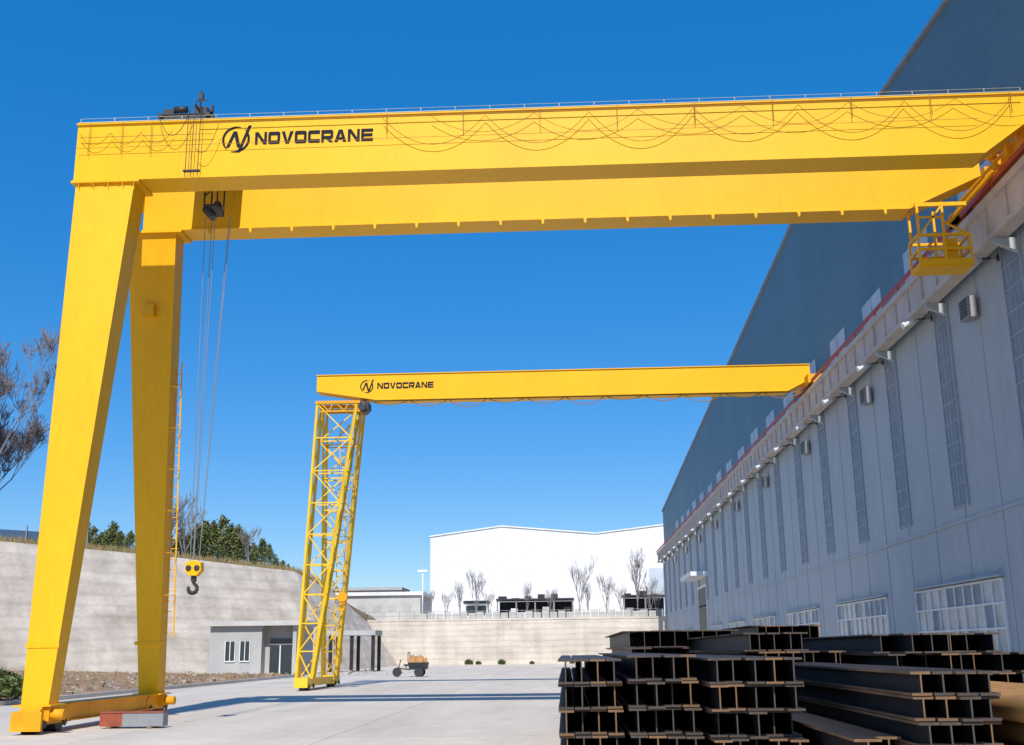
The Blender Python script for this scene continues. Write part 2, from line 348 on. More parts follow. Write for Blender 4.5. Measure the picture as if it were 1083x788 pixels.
def emblem(cx_,cz_,r,y):
    g=MB()
    def arc(a0,a1):
        n=20; o=[];i=[]
        for k in range(n+1):
            a=math.radians(a0+(a1-a0)*k/n); t=min(1,4*min(k,n-k)/n+.15)
            o.append((cx_+r*math.cos(a),y,cz_+r*math.sin(a))); rr=r*(1-.17*t); i.append((cx_+rr*math.cos(a),y,cz_+rr*math.sin(a)))
        for k in range(n): g.prism([o[k],o[k+1],i[k+1],i[k]],(0,-.006,0))
    arc(70,232); arc(250,412)
    def st(x0,z0,x1,z1,w,d=.0065): g.prism([(cx_+x0*r,y,cz_+z0*r),(cx_+(x0+w)*r,y,cz_+z0*r),(cx_+(x1+w)*r,y,cz_+z1*r),(cx_+x1*r,y,cz_+z1*r)],(0,-d,0))
    st(-.70,-.62,-.20,.62,.24); st(.12,-1.0,.86,1.05,.22); st(.10,-.62,-.20,.62,.26,.007)
    return g
def add_logo(parent,base,ecx,ecz,r,tx,tz,tw,th,y):
    part('logo',emblem(ecx,ecz,r,y),[BLUEL],parent,base,'round dark broken-ring emblem with slanted strokes')
    part('lettering',techno('NOVOCRANE',tx,tz,tw,th,y),[BLUEL],parent,base,'dark wide squared capital lettering')
def catenary(a,b,sag,n=10):
    a=Vector(a);b=Vector(b); return [a.lerp(b,t/n)-Vector((0,0,sag*4*(t/n)*(1-t/n))) for t in range(n+1)]
def girder(y0,y1,xl,xr,zb,zt,xt,ze,lt=0,cut=2.2):
    g=MB(); m=.06
    g.prism([(xl,y0,zb+lt),(xl+cut,y0,zb),(xt,y0,zb),(xr,y0,ze),(xr,y0,zt),(xl,y0,zt)],(0,y1-y0,0)) if lt else g.prism([(xl,y0,zb),(xt,y0,zb),(xr,y0,ze),(xr,y0,zt),(xl,y0,zt)],(0,y1-y0,0))
    g.box(xl-.02,xr+.02,y0-m,y1+m,zt,zt+.04)
    s=xl+(cut if lt else 0); g.box(s,xt,y0-m,y1+m,zb-.035,zb)
    g.hexa([(xt,y0-m,zb-.035),(xr,y0-m,ze-.035),(xr,y1+m,ze-.035),(xt,y1+m,zb-.035)],[(xt,y0-m,zb),(xr,y0-m,ze),(xr,y1+m,ze),(xt,y1+m,zb)])
    return g
# ---------------------------------------------------------------- near crane
CB=(-12.15,30,0); cr=thing('gantry_crane','large yellow double-girder gantry crane over the yard','gantry crane',CB)
g=girder(27,27.8,-12.98,12.35,14.1,15.72,11.1,15.0)
for k in range(1,9): g.box(-13.1+k*2.95,-13.085+k*2.95,26.994,27,14.12,15.7)
fg=part('girder',g,[YEL],cr,CB,'front box girder with dark lettering')
g=girder(30.5,31.3,-12.4,12.35,14.03,15.72,10.2,15.0)
for k in range(17): 
    x=-10.4+k*1.24; g.prism([(x,30.4,13.99),(x+.10,30.4,13.99),(x+.08,30.4,13.84),(x+.03,30.4,13.84)],(0,.05,0))
for k in range(1,9): g.box(-12.4+k*2.7,-12.385+k*2.7,30.494,30.5,14.06,15.7)
bg=part('girder',g,[YEL],cr,CB,'rear box girder with lugs under the bottom flange')
add_logo(fg,CB,-8.60,15.16,.38,-8.08,14.99,3.2,.36,26.993)
for y in (27.4,30.9):
    g=MB(); g.box(-12.9,12.2,y-.05,y+.05,15.76,15.86); part('trolley_rail',g,[STL],cr,CB)
g=MB(); g.box(-12.95,12.3,26.93,26.99,15.765,15.785,0)
for k in range(28): g.cyl((-12.9+k*.93,26.97,15.785),(-12.9+k*.93,26.97,15.9),.010,5,0)
g.tube([(-12.9,26.97,15.9),(12.2,26.97,15.9)],.006,4,0); part('safety_line',g,[LINE],cr,CB,'thin pale safety line on short posts')
g=MB(); g.box(-12.94,-12.4,27.8,30.5,14.6,15.5); part('end_tie',g,[YEL],cr,CB)
def leg(b,t): g=MB(); g.hexa(b,t); return g
g=leg([(-12.5,25.8,.62),(-11.86,25.8,.62),(-11.86,26.3,.62),(-12.5,26.3,.62)],[(-12.9,27.0,14.02),(-11.3,27.0,14.02),(-11.3,27.8,14.02),(-12.9,27.8,14.02)])
g.box(-13.0,-11.15,26.9,27.95,14.0,14.063); g.box(-12.62,-11.74,25.65,26.45,.6,.64)
for x in (-12.8,-12.4,-12,-11.6,-11.3): g.prism([(x,26.9,14.0),(x+.02,26.9,14.0),(x+.02,26.97,13.8),(x,26.97,13.8)],(0,.02,0))
for q in range(5): g.cyl((-12.8+q*.36,26.92,13.97),(-12.8+q*.36,26.92,14.1),.025,6)
for z in (1.9,):
    t=(z-.62)/13.4; g.box(-12.57,-11.78,25.78+1.2*t,25.9+1.2*t,z,z+.12)
part('leg',g,[YEL2],cr,CB,'tapered front box leg')
g=leg([(-12.42,32.75,.62),(-11.85,32.75,.62),(-11.85,33.3,.62),(-12.42,33.3,.62)],[(-12.85,30.55,13.95),(-11.4,30.55,13.95),(-11.4,31.25,13.95),(-12.85,31.25,13.95)])
g.box(-12.95,-11.2,30.42,31.4,13.93,13.993); g.box(-12.55,-11.72,32.6,33.5,.6,.64)
g.box(-12.35,-12.0,30.75,31.2,11.45,11.8)
for z in (2.0,): 
    t=(z-.62)/13.33; g.box(-12.50-.43*t,-11.77+.35*t,32.72-2.2*t,32.9-2.2*t,z,z+.1)
part('leg',g,[YEL2],cr,CB,'tapered rear box leg')
g=MB(); g.box(-12.36,-11.94,27.0,32.5,.24,.6); g.box(-12.45,-11.85,27.1,32.5,.6,.625); g.box(-12.45,-11.85,27.1,32.5,.215,.24)
for y in (25.45,32.1):
    g.prism([(-12.42,y,.2),(-12.42,y+1.75,.2),(-12.42,y+1.75,.5),(-12.42,y+1.5,.6),(-12.42,y+.2,.6),(-12.42,y,.45)],(.5,0,0))
    for q in range(4): g.cyl((-11.93,y+.3+q*.36,.52),(-11.90,y+.3+q*.36,.52),.025,6)
part('sill_beam',g,[ORG],cr,CB)
for y in (25.75,26.8,32.4,33.6):
    g=MB(); g.cyl((-12.3,y,.22),(-12.02,y,.22),.22,20,0); g.cyl((-12.34,y,.22),(-12.3,y,.22),.25,20,0); g.cyl((-11.9,y,.22),(-11.88,y,.22),.1,12,0); part('wheel',g,[BLK],cr,CB)
for y in (25.9,33.2):
    g=MB(); g.cyl((-11.9,y,.42),(-11.5,y,.42),.12,14,0); g.box(-11.92,-11.8,y-.16,y+.16,.28,.58,0); part('drive_motor',g,[ORG],cr,CB)
g=MB(); g.box(-12.5,-11.8,25.36,25.45,.08,.5,0); part('rail_guard',g,[ORG],cr,CB)
g=MB()
def lp(z): t=(z-.6)/13.4; return 33.0-2.15*t+.1
LA,LB2=-11.83,-11.53
for x in (LA,LB2): g.bar((x+ .0,lp(2.2),2.2),(x+.2,lp(10.2),10.2),.04,.04)
z=2.35
while z<10.1:
    s_=.2*(z-2.2)/8; g.cyl((LA+s_,lp(z),z),(LB2+s_,lp(z),z),.013,6); z+=.3
for zz in (3.4,4.6,5.8,7,8.2,9.4):
    s_=.2*(zz-2.2)/8; pts=[((LA+LB2)/2+s_+.18*math.cos(a),lp(zz)-.4*abs(math.sin(a)),zz) for a in [math.pi*i/8 for i in range(9)]]; g.tube(pts,.011,5)
for zz in (2.6,6,9.6):
    s_=.2*(zz-2.2)/8; g.bar((LA+s_,lp(zz),zz),(-12.0,lp(zz)-.0,zz),.035,.035)
part('ladder',g,[YEL2],cr,CB)
g=MB(); g.box(12.35,12.85,25.8,32.6,14.55,14.98)
for y in (25.4,32.4): g.prism([(12.33,y,14.42),(12.33,y+.9,14.42),(12.33,y+.9,14.85),(12.33,y,14.75)],(.54,0,0))
g.bar((11.6,31.4,13.9),(12.35,29.6,14.7),.10,.10)
for y in (28.2,29.0,29.8): g.box(12.2,12.35,y,y+.3,14.6,14.95)
g.cyl((12.1,28.4,15.0),(12.1,29.2,15.0),.16,14); g.bar((11.7,30.5,14.2),(12.35,28.0,14.9),.07,.07)
part('end_carriage',g,[ORG],cr,CB)
for y in (25.8,26.3,32.1,32.9):
    g=MB(); g.cyl((12.5,y,14.6),(12.7,y,14.6),.18,16); part('wheel',g,[BLK],cr,CB)
g=MB(); x0,x1,y0,y1=10.2,11.65,30.0,30.8
g.box(x0,x1,y0,y1,12.06,12.12)
for (a,b) in ((x0,y0),(x1,y0),(x0,y1),(x1,y1),((x0+x1)/2,y0),((x0+x1)/2,y1)): g.bar((a,b,12.1),(a,b,13.0),.06,.06)
for z in (12.14,12.58,13.0):
    for p,q in (((x0,y0),(x1,y0)),((x0,y1),(x1,y1)),((x0,y0),(x0,y1)),((x1,y0),(x1,y1))): g.bar((*p,z),(*q,z),.075,.075)
g.box(x0,x1,y0-.045,y0-.04,12.1,12.28)
for (a,b) in ((x0+.05,y0+.03),(x0+.05,y1-.03),(x0+.75,y0+.03),(x0+.75,y1-.03)): g.bar((a,b,13),(a,b,14.0),.065,.065)
g.bar((x0+.05,y0+.03,13),(x0+.75,y0+.03,13.9),.05,.05); g.bar((x0+.75,y0+.03,13.4),(x1,y0+.03,13.0),.05,.05); g.bar((x0+.05,y0+.03,13.55),(x0+.75,y0+.03,13.55),.05)
g.box(x0,x1,y0,y0+.1,13.88,13.99); g.box(x0+.8,x0+1.15,y0+.15,y0+.4,12.14,12.95)
part('operator_basket',g,[YEL2],cr,CB,'orange-yellow railed basket hung under the girder')
g=MB(); y=26.9
for k in range(9): g.bar((-4.5+k*2.05,y,15.74),(-4.5+k*2.05,y,15.15),.018,.018)
g.bar((-9.6,26.86,15.62),(12.2,26.86,15.62),.014,.02); g.bar((-12.9,26.86,14.98),(11.0,26.86,15.0),.006,.012)
for k in range(6):
    xs=-4.6+k*2.75
    g.tube(catenary((xs,26.85,15.56),(xs+2.75,26.85,15.56),.80+.05*(k%3),16),.009,5)
    g.tube(catenary((xs+1.3,26.82,15.56),(xs+4.05,26.82,15.56),.50+.06*(k%2),16),.008,5)
for xs in (-12.85,-12.0,-11.15): g.tube(catenary((xs,26.84,15.4),(xs+.85,26.84,15.4),.35,8),.008,5)
g.bar((-12.85,26.88,15.3),(-9.2,26.88,15.3),.012,.012)
for xx in (-12.6,-11.7,-10.9): g.bar((xx,26.9,15.72),(xx,26.9,14.8),.014,.014)
part('festoon_cable',g,[CAB],cr,CB,'looping cables along the girder face')
TX=-10.0
g=MB()
for y in (27.4,30.9): g.box(TX-.9,TX+.65,y-.12,y+.12,15.98,16.08)
for x in (TX-.8,TX+.5): g.box(x-.06,x+.06,27.2,31.1,16.0,16.12)
g.box(TX-.85,TX+.6,27.3,31.0,16.12,16.15)
for y in (27.4,30.9):
    for x in (TX-.65,TX+.4): g.cyl((x,y-.07,15.98),(x,y+.07,15.98),.12,14)
g.cyl((TX-.2,28.4,16.3),(TX-.2,30.2,16.3),.16,18); g.box(TX-.78,TX-.5,27.35,27.7,16.15,16.32); g.cyl((TX-.45,27.3,16.26),(TX-.1,27.3,16.26),.09,12)
g.box(TX+.1,TX+.45,27.3,27.6,16.15,16.33); g.cyl((TX+.3,27.2,16.15),(TX+.3,27.2,16.75),.025,6); g.box(TX+.24,TX+.36,27.17,27.27,16.5,16.68); g.bar((TX+.15,27.2,16.45),(TX+.5,27.2,16.48),.03,.03)
g.box(TX+.55,TX+.62,27.25,27.35,16.15,16.35)
part('trolley',g,[BLK],cr,CB,'dark hoist trolley on top of the girders')
g=MB()
for x in (TX+.15,TX+.3,TX+.48): g.bar((x,26.75,16.1),(x,26.75,14.0),.018,.018)
g.box(TX+.1,TX+.55,26.7,26.8,14.15,14.19); g.bar((TX+.3,26.75,16.12),(TX+.3,27.3,16.12),.05)
g.tube(catenary((TX+.2,26.72,15.9),(TX-.7,26.72,15.9),.7,10),.010); g.tube(catenary((TX+.4,26.72,14.8),(TX+1.0,26.72,15.5),.4,10),.008)
part('cable_hanger',g,[BLK],cr,CB)
g=MB()
g.box(TX+.12,TX+.48,28.4,29.2,13.85,13.92); g.cyl((TX+.18,28.5,13.8),(TX+.18,29.1,13.8),.11,16); g.cyl((TX+.45,28.6,14.0),(TX+.45,29.0,14.0),.10,16)
for x in (TX+.12,TX+.48):
    for y in (28.5,29.1): g.bar((x,y,13.85),(x,y,16.0),.04)
g.bar((TX+.12,28.5,14.2),(TX+.48,28.5,14.6),.03); g.bar((TX+.12,28.5,14.9),(TX+.48,28.5,14.5),.03)
part('sheave_frame',g,[BLK],cr,CB)
HX,HY=-9.7,28.9
g=MB()
for i,x in enumerate((-.35,-.22,-.05,.3,.42)): 
    g.cyl((HX+x*.95+.1,HY+(i%2)*.2-.1,13.7),(HX+x*.30,HY+(i%2)*.1-.05,4.0),.011,5,0,cap=False)
part('wire_rope',g,[ROPE],cr,CB)
g=MB(); q=.72
g.prism([(HX-.28*q,HY-.14,4.05),(HX-.3*q,HY-.14,3.83),(HX-.14*q,HY-.14,3.70),(HX+.14*q,HY-.14,3.70),(HX+.3*q,HY-.14,3.83),(HX+.28*q,HY-.14,4.05),(HX,HY-.14,4.10)],(0,.28,0),0)
for sx in (-.11,.11): g.cyl((HX+sx,HY-.17,3.9),(HX+sx,HY+.17,3.9),.075,16,1)
g.box(HX-.06,HX+.06,HY-.06,HY+.06,3.55,3.70,1)
hk=part('hook_block',g,[YEL,BLK],cr,CB,bevel=.012)
g=MB(); pts=[(HX,HY,3.58),(HX,HY,3.5)]+[(HX-.015+.12*math.cos(a),HY,3.38+.12*math.sin(a)) for a in [math.radians(60-30*i) for i in range(10)]]
rad=[.04,.04]+[.042+.012*math.sin(i/9*math.pi) for i in range(9)]+[.018]
for i in range(len(pts)-1): g.cyl(pts[i],pts[i+1],rad[i],10,0,r2=rad[i+1])
part('hook',g,[BLK],hk,CB)
# ---------------------------------------------------------------- far crane
FB=(-12.4,57,0); fc=thing('gantry_crane','yellow single-girder gantry crane with lattice legs','gantry crane',FB)
fgx=part('girder',girder(55,55.9,-12.6,12.6,14.3,15.62,11.4,14.9,lt=.5,cut=3.0),[YEL],fc,FB)
add_logo(fgx,FB,-10.0,15.0,.34,-9.45,14.86,2.9,.32,54.994)
g=MB()
for k in range(11):
    x=-9.8+k*2.0; g.tube(catenary((x,55.1,14.26),(x+2,55.1,14.26),.22+.1*(k%3),8),.022,5)
g.bar((-10,55.1,14.24),(12,55.1,14.24),.04); part('festoon_cable',g,[CAB],fc,FB)
def lattice(bot,topc,n):
    g=MB(); B_=[Vector(p) for p in bot]; T_=[Vector(p) for p in topc]
    for a,b in zip(B_,T_): g.bar(a,b,.12,.12)
    ts=[0]; h=1.0
    for i in range(n): ts.append(ts[-1]+h); h*=1.045
    ts=[t/ts[-1] for t in ts]
    for i in range(n):
        for q in range(4):
            a0=B_[q].lerp(T_[q],ts[i]); b0=B_[(q+1)%4].lerp(T_[(q+1)%4],ts[i]); a1=B_[q].lerp(T_[q],ts[i+1]); b1=B_[(q+1)%4].lerp(T_[(q+1)%4],ts[i+1])
            g.bar(a1,b1,.06,.06)
            if i%2: g.bar(a0,b1,.055,.055)
            else: g.bar(b0,a1,.055,.055)
    return g
fl=lattice([(-12.85,53.8,.55),(-12.15,53.8,.55),(-12.15,54.4,.55),(-12.85,54.4,.55)],[(-12.5,54.9,14.1),(-10.5,54.9,14.1),(-10.5,55.9,14.1),(-12.5,55.9,14.1)],9)
part('leg',fl,[YELP],fc,FB,'open lattice front leg')
fl=lattice([(-12.85,59.5,.55),(-12.15,59.5,.55),(-12.15,60.1,.55),(-12.85,60.1,.55)],[(-12.5,56.3,14.1),(-10.5,56.3,14.1),(-10.5,57.2,14.1),(-12.5,57.2,14.1)],9)
for x in (-12.35,-11.95): fl.bar((x,60.0,1.2),(x+.6,57.2,13.5),.05)
for i in range(36):
    t=i/36; fl.bar((-12.35+.6*t,60-2.8*t,1.2+12.3*t),(-11.95+.6*t,60-2.8*t,1.2+12.3*t),.03)
part('leg',fl,[YELP],fc,FB,'open lattice rear leg with ladder')
g=MB()
for y in (54.8,55.85,57.2): g.box(-12.6,-10.3,y,y+.12,14.1,14.25)
for x in (-12.6,-11.5,-10.42): g.box(x,x+.12,54.925,57.2,14.11,14.24)
for x in (-12.3,-11.5,-10.7): g.bar((x,54.86,14.1),(x+.4,54.86,13.72),.05); g.bar((x+.6,54.86,14.1),(x+.4,54.86,13.72),.05)
g.bar((-12.4,54.86,13.7),(-10.3,54.86,13.7),.07)
part('leg_head',g,[ORG],fc,FB,'open truss head under the girder')
g=MB(); g.box(-12.78,-12.22,53.6,60.0,.2,.55)
for y in (53.2,59.3): g.box(-12.82,-12.18,y,y+1.5,.15,.6)
part('sill_beam',g,[YELP],fc,FB)
for y in (53.5,54.4,59.6,60.5): 
    g=MB(); g.cyl((-12.6,y,.2),(-12.4,y,.2),.2,16); g.cyl((-12.17,y,.2),(-12.12,y,.2),.1,12); part('wheel',g,[BLK],fc,FB)
g=MB(); g.box(12.3,12.85,54,57.4,14.52,14.9); g.box(12.2,12.9,53.8,54.6,14.42,14.85); part('end_carriage',g,[ORG],fc,FB)
g=MB(); g.box(-10.3,-9.9,55.0,55.9,13.85,14.2); g.cyl((-10.2,54.8,13.9),(-10.2,56.1,13.9),.18,14); part('hoist',g,[BLK],fc,FB)
g=MB()
for x in (-.1,.1): g.cyl((-10.5+x,55.4,13.8),(-11.05+x*.6,55.4,4.6),.013,5,cap=False)
part('wire_rope',g,[ROPE],fc,FB)
g=MB(); g.cyl((-11.05,55.25,4.4),(-11.05,55.55,4.4),.24,18); g.box(-11.17,-10.93,55.3,55.5,4.05,4.3); g.tube([(-11.05,55.4,4.05),(-10.95,55.4,3.9),(-11.0,55.4,3.75),(-11.15,55.4,3.75),(-11.2,55.4,3.9)],.05,6)
part('hook_block',g,[ORG],fc,FB)
# ---------------------------------------------------------------- steel profiles
def hbeam(w,h,Lg,tw=.016,tf=.026):
    g=MB(); P=[(-w/2,0),(w/2,0),(w/2,tf),(tw/2,tf),(tw/2,h-tf),(w/2,h-tf),(w/2,h),(-w/2,h),(-w/2,h-tf),(-tw/2,h-tf),(-tw/2,tf),(-w/2,tf)]
    n=12; g.v=[(x,0,z) for x,z in P]+[(x,Lg,z) for x,z in P]
    for i in range(n): j=(i+1)%n; g.face([i,j,n+j,n+i],2 if i in (1,5,7,11) else 0)
    for o,rev in ((0,False),(n,True)):
        for q in ((0,1,2,3,10,11),(3,4,9,10),(4,5,6,7,8,9)):
            idx=[o+a for a in q]; g.face(idx[::-1] if rev else idx,1)
    return g
bm_cache={}
def place_beam(x,y,z,w,h,Lg,rust=False,rot=0):
    key=(w,h,Lg,rust)
    if key not in bm_cache: bm_cache[key]=tomesh('steel_profile',hbeam(w,h,Lg),[IRON,RUST if rust else RUSTE,EDGE])
    lab='dark H-section steel profile with rusty cut end, stacked in the yard' if rust else 'dark H-section steel profile stacked in the yard'
    o=thing('steel_profile',lab,'steel profile',(x,y,z),'steel profiles stacked beside the hall',bm_cache[key]); o.rotation_euler=(0,0,rot); return o
def pile(x0,y,n,rows,w,h,Lg,gap=.012,jit=.12,z0=.12,rp=.15,drop=0):
    for r in range(rows):
        for c in range(n-(drop if r==rows-1 else 0)):
            place_beam(x0+w/2+c*(w+gap)+random.uniform(-.005,.005),y+random.uniform(-jit,jit),z0+r*(h+.006),w,h,Lg,random.random()<rp,random.uniform(-.002,.002))
pile(-.12,14.0,4,5,.185,.29,12,jit=.12,rp=.35)
pile(.72,13.7,4,5,.20,.298,12,jit=.25,rp=.35)
pile(1.62,13.3,5,5,.20,.29,12,jit=.22,rp=.4)
pile(2.72,11.4,2,2,.26,.36,9,jit=.15,rp=.8)
pile(3.22,10.9,4,6,.185,.22,12,jit=.10,rp=.4)
pile(1.35,27.5,8,5,.34,.40,12,jit=.4,rp=.3)
pile(2.9,19.0,8,6,.21,.30,12,jit=.4,drop=3,rp=.35)
pile(4.75,17.6,9,6,.25,.29,12,jit=.5,rp=.35,drop=2)
pile(4.9,31,6,5,.35,.43,12,jit=.5)
for y in (15.5,24): 
    for i,(x0,x1) in enumerate(((-.2,.70),(.70,1.6),(1.6,2.7))): 
        g=MB(); g.box(x0,x1-.02,y,y+.14,0,.116); solid('timber_sleeper',g,[WOOD],'rough timber sleeper under a steel profile stack','timber sleeper',(x0,y,0),'timber sleepers')
pr=None
for r in range(5):
    for c in range(5-r%2):
        x=4.28+c*.29+(r%2)*.145; z=.14+r*.245
        if pr is None:
            g=MB(); g.cyl((0,0,0),(0,9.5,0),.135,20,0,cap=False); g.cyl((0,.003,0),(0,9.49,0),.122,20,1,cap=False); pr=tomesh('steel_pipe',g,[PIPE,BLK],recalc=False)
        thing('steel_pipe','rusty brown steel pipe stacked beside the steel profiles','steel pipe',(x,7.2+random.uniform(-.15,.15),z),'rusty steel pipes in a stack',pr)
g=MB(); g.box(-10.75,-9.75,27.4,27.75,.05,.36,0); g.box(-11.3,-10.75,27.4,27.75,.05,.36,1); g.box(-11.3,-9.75,27.38,27.77,.36,.39,1); g.box(-11.1,-11,27.3,27.9,0,.048,2); g.box(-10.1,-10,27.3,27.9,0,.048,2)
solid('steel_box_section',g,[STL,REDP,WOOD],'short grey and red-brown steel box section by the crane foot','steel section',(-10.5,27.6,0))
# ---------------------------------------------------------------- background buildings
WB=(0,190,5.66); wh=thing('warehouse','big white double-gabled warehouse on the upper terrace','warehouse',WB)
g=MB(); g.prism([(-23,190,5.6),(45,190,5.6),(45,190,20.4),(31,190,20.9),(17,190,22.2),(5.3,190,20.9),(-10.8,190,22.4),(-23,190,20.8)],(0,60,0),0)
part('wall',g,[WHS],wh,WB)
g=MB()
for a,b in (((-23.2,20.8),(-10.8,22.4)),((-10.8,22.4),(5.3,20.9)),((5.3,20.9),(17,22.2)),((17,22.2),(45.3,20.4))):
    g.prism([(a[0],189.8,a[1]+.01),(b[0],189.8,b[1]+.01),(b[0],189.8,b[1]+.22),(a[0],189.8,a[1]+.22)],(0,60.3,0))
part('roof',g,[WHT],wh,WB)
g=MB(); g.box(14,16.5,189.94,189.99,9,15,0); part('door',g,[PALE],wh,WB)
g=MB()
for i in range(33): g.box(-22+i*1.1,-21.05+i*1.1,152,152.2,5.7,6.75+.15*(i%2),0)
solid('barrier_wall',g,[CURB],'low grey-white barrier along the terrace edge','barrier',(0,152,5.66))
rb=(-6,150.3,5.95); rl=thing('railing','thin grey steel railing on top of the far wall','railing',rb)
g=MB()
for z in (6.4,6.95): g.bar((-26.5,150.25,z),(13,150.25,z),.05,.05)
part('rail',g,[STL],rl,rb)
for i in range(20):
    g=MB(); g.bar((-26.4+i*2.05,150.25,5.95),(-26.4+i*2.05,150.25,6.92),.06,.06); part('post',g,[STL],rl,rb)
b=(-13.5,168,5.66); bo=thing('site_booth','small white site booth with dark windows on terrace','booth',b)
g=MB(); g.box(-15,-11.6,166.5,169,5.67,8.6); part('wall',g,[WHT],bo,b)
g=MB(); g.box(-15.2,-11.4,166.3,169.2,8.61,9.0); part('roof',g,[BLK],bo,b)
g=MB(); g.box(-14.8,-11.8,166.44,166.49,6.9,8.3); part('window',g,[GLASS],bo,b)
def shed(x0,x1,y,h,label):
    b=((x0+x1)/2,y,5.66); o=thing('open_shed',label,'shed',b)
    g=MB(); g.box(x0,x1,y-1.8,y+3,5.66+h,5.9+h)
    for i in range(int((x1-x0)/2)): g.box(x0+.3+i*2,x0+1.2+i*2+random.random()*.6,y-1,y+1,5.9+h,6.0+h+random.random()*.7)
    part('roof',g,[BLK],o,b)
    n=max(2,int((x1-x0)/2.5))
    for i in range(n+1): g=MB(); g.box(x0+.1+(x1-x0-.4)*i/n,x0+.3+(x1-x0-.4)*i/n,y-1.5,y-1.3,5.66,5.66+h-.01); part('post',g,[STL],o,b)
    g=MB(); g.box(x0+.3,x1-.3,y+2.5,y+2.8,5.66,5.6+h); part('back_wall',g,[IRON],o,b)
    for i in range(int((x1-x0)/1.6)): g=MB(); g.box(x0+.6+i*1.6,x0+1.6+i*1.6,y-.8,y+1.2,5.67,6.8+random.random()*1.4); part('storage_rack',g,[random.choice((GREYB,IRON,LGREY,WHT))],o,b)
shed(-10.6,1.2,172,3.5,'long dark open shed with stored goods on the terrace'); shed(8.5,15.3,172,3.8,'short dark open shed beside the warehouse')
b=(-26,168,5.6); of=thing('office_building','low pale grey flat-roofed building beyond the retaining wall','office',b)
g=MB(); g.box(-40,-21.0,162,176,4,9.7,0); part('wall',g,[LGREY],of,b)
g=MB(); g.box(-40.4,-20.7,161.6,176.3,9.71,10.2,0); part('roof',g,[WHT],of,b)
for i in range(6): g=MB(); g.box(-34.5+i*2.2,-33.3+i*2.2,161.93,161.99,7.4,8.4,0); part('window',g,[GREYB],of,b)
b=(-35,200,5.6); ho=thing('distant_building','distant long low grey building on the terrace','building',b)
g=MB(); g.box(-62,-29,196,205,5,12.3,0); part('wall',g,[LGREY],ho,b)
g=MB(); g.box(-62.4,-28.6,195.6,205.4,12.31,12.8,0); part('roof',g,[GREYB],ho,b)
b=(-25.0,92,0); gh=thing('guardhouse','small pale grey flat-roofed guardhouse at the foot of the slope','guardhouse',b)
g=MB(); g.box(-28.6,-24.4,90,96,0,3.9,0); g.box(-24.4,-21.6,91.2,96,0,3.9,0); g.box(-21.9,-21.6,90,91.2,0,3.9,0); part('wall',g,[GREYB],gh,b)
g=MB(); g.box(-28.9,-21.2,89.5,96.2,3.91,4.3,0); part('roof',g,[LGREY],gh,b)
g=MB(); g.box(-24.0,-22.2,91.1,91.19,.05,2.9,0); g.box(-24.1,-22.1,91.05,91.095,2.4,2.5,1); g.box(-23.2,-23.1,91.05,91.095,.05,2.38,1); part('door',g,[GLASS,WHT],gh,b)
for x in (-27.3,-26.1):
    g=MB(); g.box(x,x+.75,89.94,89.99,1.2,2.7,0)
    for xx in (x-.05,x+.35,x+.75): g.box(xx,xx+.06,89.9,89.935,1.15,2.75,1)
    g.box(x,x+.8,89.89,89.9,1.12,1.2,1); part('window',g,[GLASS,WHT],gh,b)
b=(-20,108,0); cp=thing('open_canopy','flat grey canopy on dark posts beside the guardhouse','canopy',b)
g=MB(); g.box(-22.4,-17.8,105,109,3.3,3.75); part('roof',g,[GREYB],cp,b)
for x in (-22.2,-20.2,-18.2):
    for y in (105.2,108.6): g=MB(); g.box(x,x+.3,y,y+.3,0,3.29); part('post',g,[IRON],cp,b)
b=(-19.8,155,5.66); sl=thing('street_lamp','tall pale street lamp on the terrace','street lamp',b)
g=MB(); g.cyl((-19.8,155,5.6),(-19.8,155,12.6),.12,10,0,r2=.08); part('pole',g,[WHT],sl,b)
g=MB(); g.box(-20.5,-19.1,154.8,155.2,12.5,12.8); part('lamp_head',g,[WHT],sl,b)
b=(-58,104,11); bs=thing('blue_fence','blue sheet fence with posts on top of the slope','fence',b)
g=MB(); g.prism([(-75,88,11.3),(-48,110,11.3),(-48,110,13.6),(-75,88,14.0)],(-.1,.1,0)); part('panel',g,[BLUR],bs,b)
for i in range(13):
    t=i/12; g=MB(); g.bar((-75+27*t,87.9+22*t,11.3),(-75+27*t,87.9+22*t,14.4-.3*t),.12,.12); part('post',g,[STL],bs,b)
b=(-11.0,82,0); ca=thing('cargo_tricycle','small dark loaded cargo tricycle parked in the yard','tricycle',b)
g=MB(); g.hexa([(-11.3,81.3,.5),(-10.1,81.3,.5),(-10.1,82.3,.5),(-11.3,82.3,.5)],[(-11.4,81.2,1.0),(-10.0,81.2,1.0),(-10.0,82.4,1.0),(-11.4,82.4,1.0)]); part('cargo_box',g,[BLK],ca,b)
g=MB()
for i in range(14):
    x=-11.25+random.random()*1.1; y=81.4+random.random()*.8; s_=random.uniform(.1,.22); g.hexa([(x-s_,y-s_,.9),(x+s_,y-s_,.9),(x+s_,y+s_,.9),(x-s_,y+s_,.9)],[(x-s_*.6,y-s_*.6,1.05+s_*2),(x+s_*.6,y-s_*.5,1.1+s_*2),(x+s_*.5,y+s_*.6,1.05+s_*2),(x-s_*.6,y+s_*.5,1.0+s_*2)])
part('cargo',g,[PIPE],ca,b)
g=MB(); g.bar((-11.3,81.8,.5),(-12.2,81.8,.6),.08); g.bar((-12.2,81.8,.35),(-12.0,81.8,1.15),.06); g.bar((-12.0,81.5,1.15),(-12.0,82.1,1.15),.05); g.bar((-12.25,81.8,.35),(-12.1,81.8,.8),.06); part('frame',g,[BLK],ca,b)
g=MB(); g.box(-11.75,-11.42,81.6,82.0,.75,.88); g.bar((-11.6,81.8,.55),(-11.6,81.8,.75),.06); part('saddle',g,[BLK],ca,b)
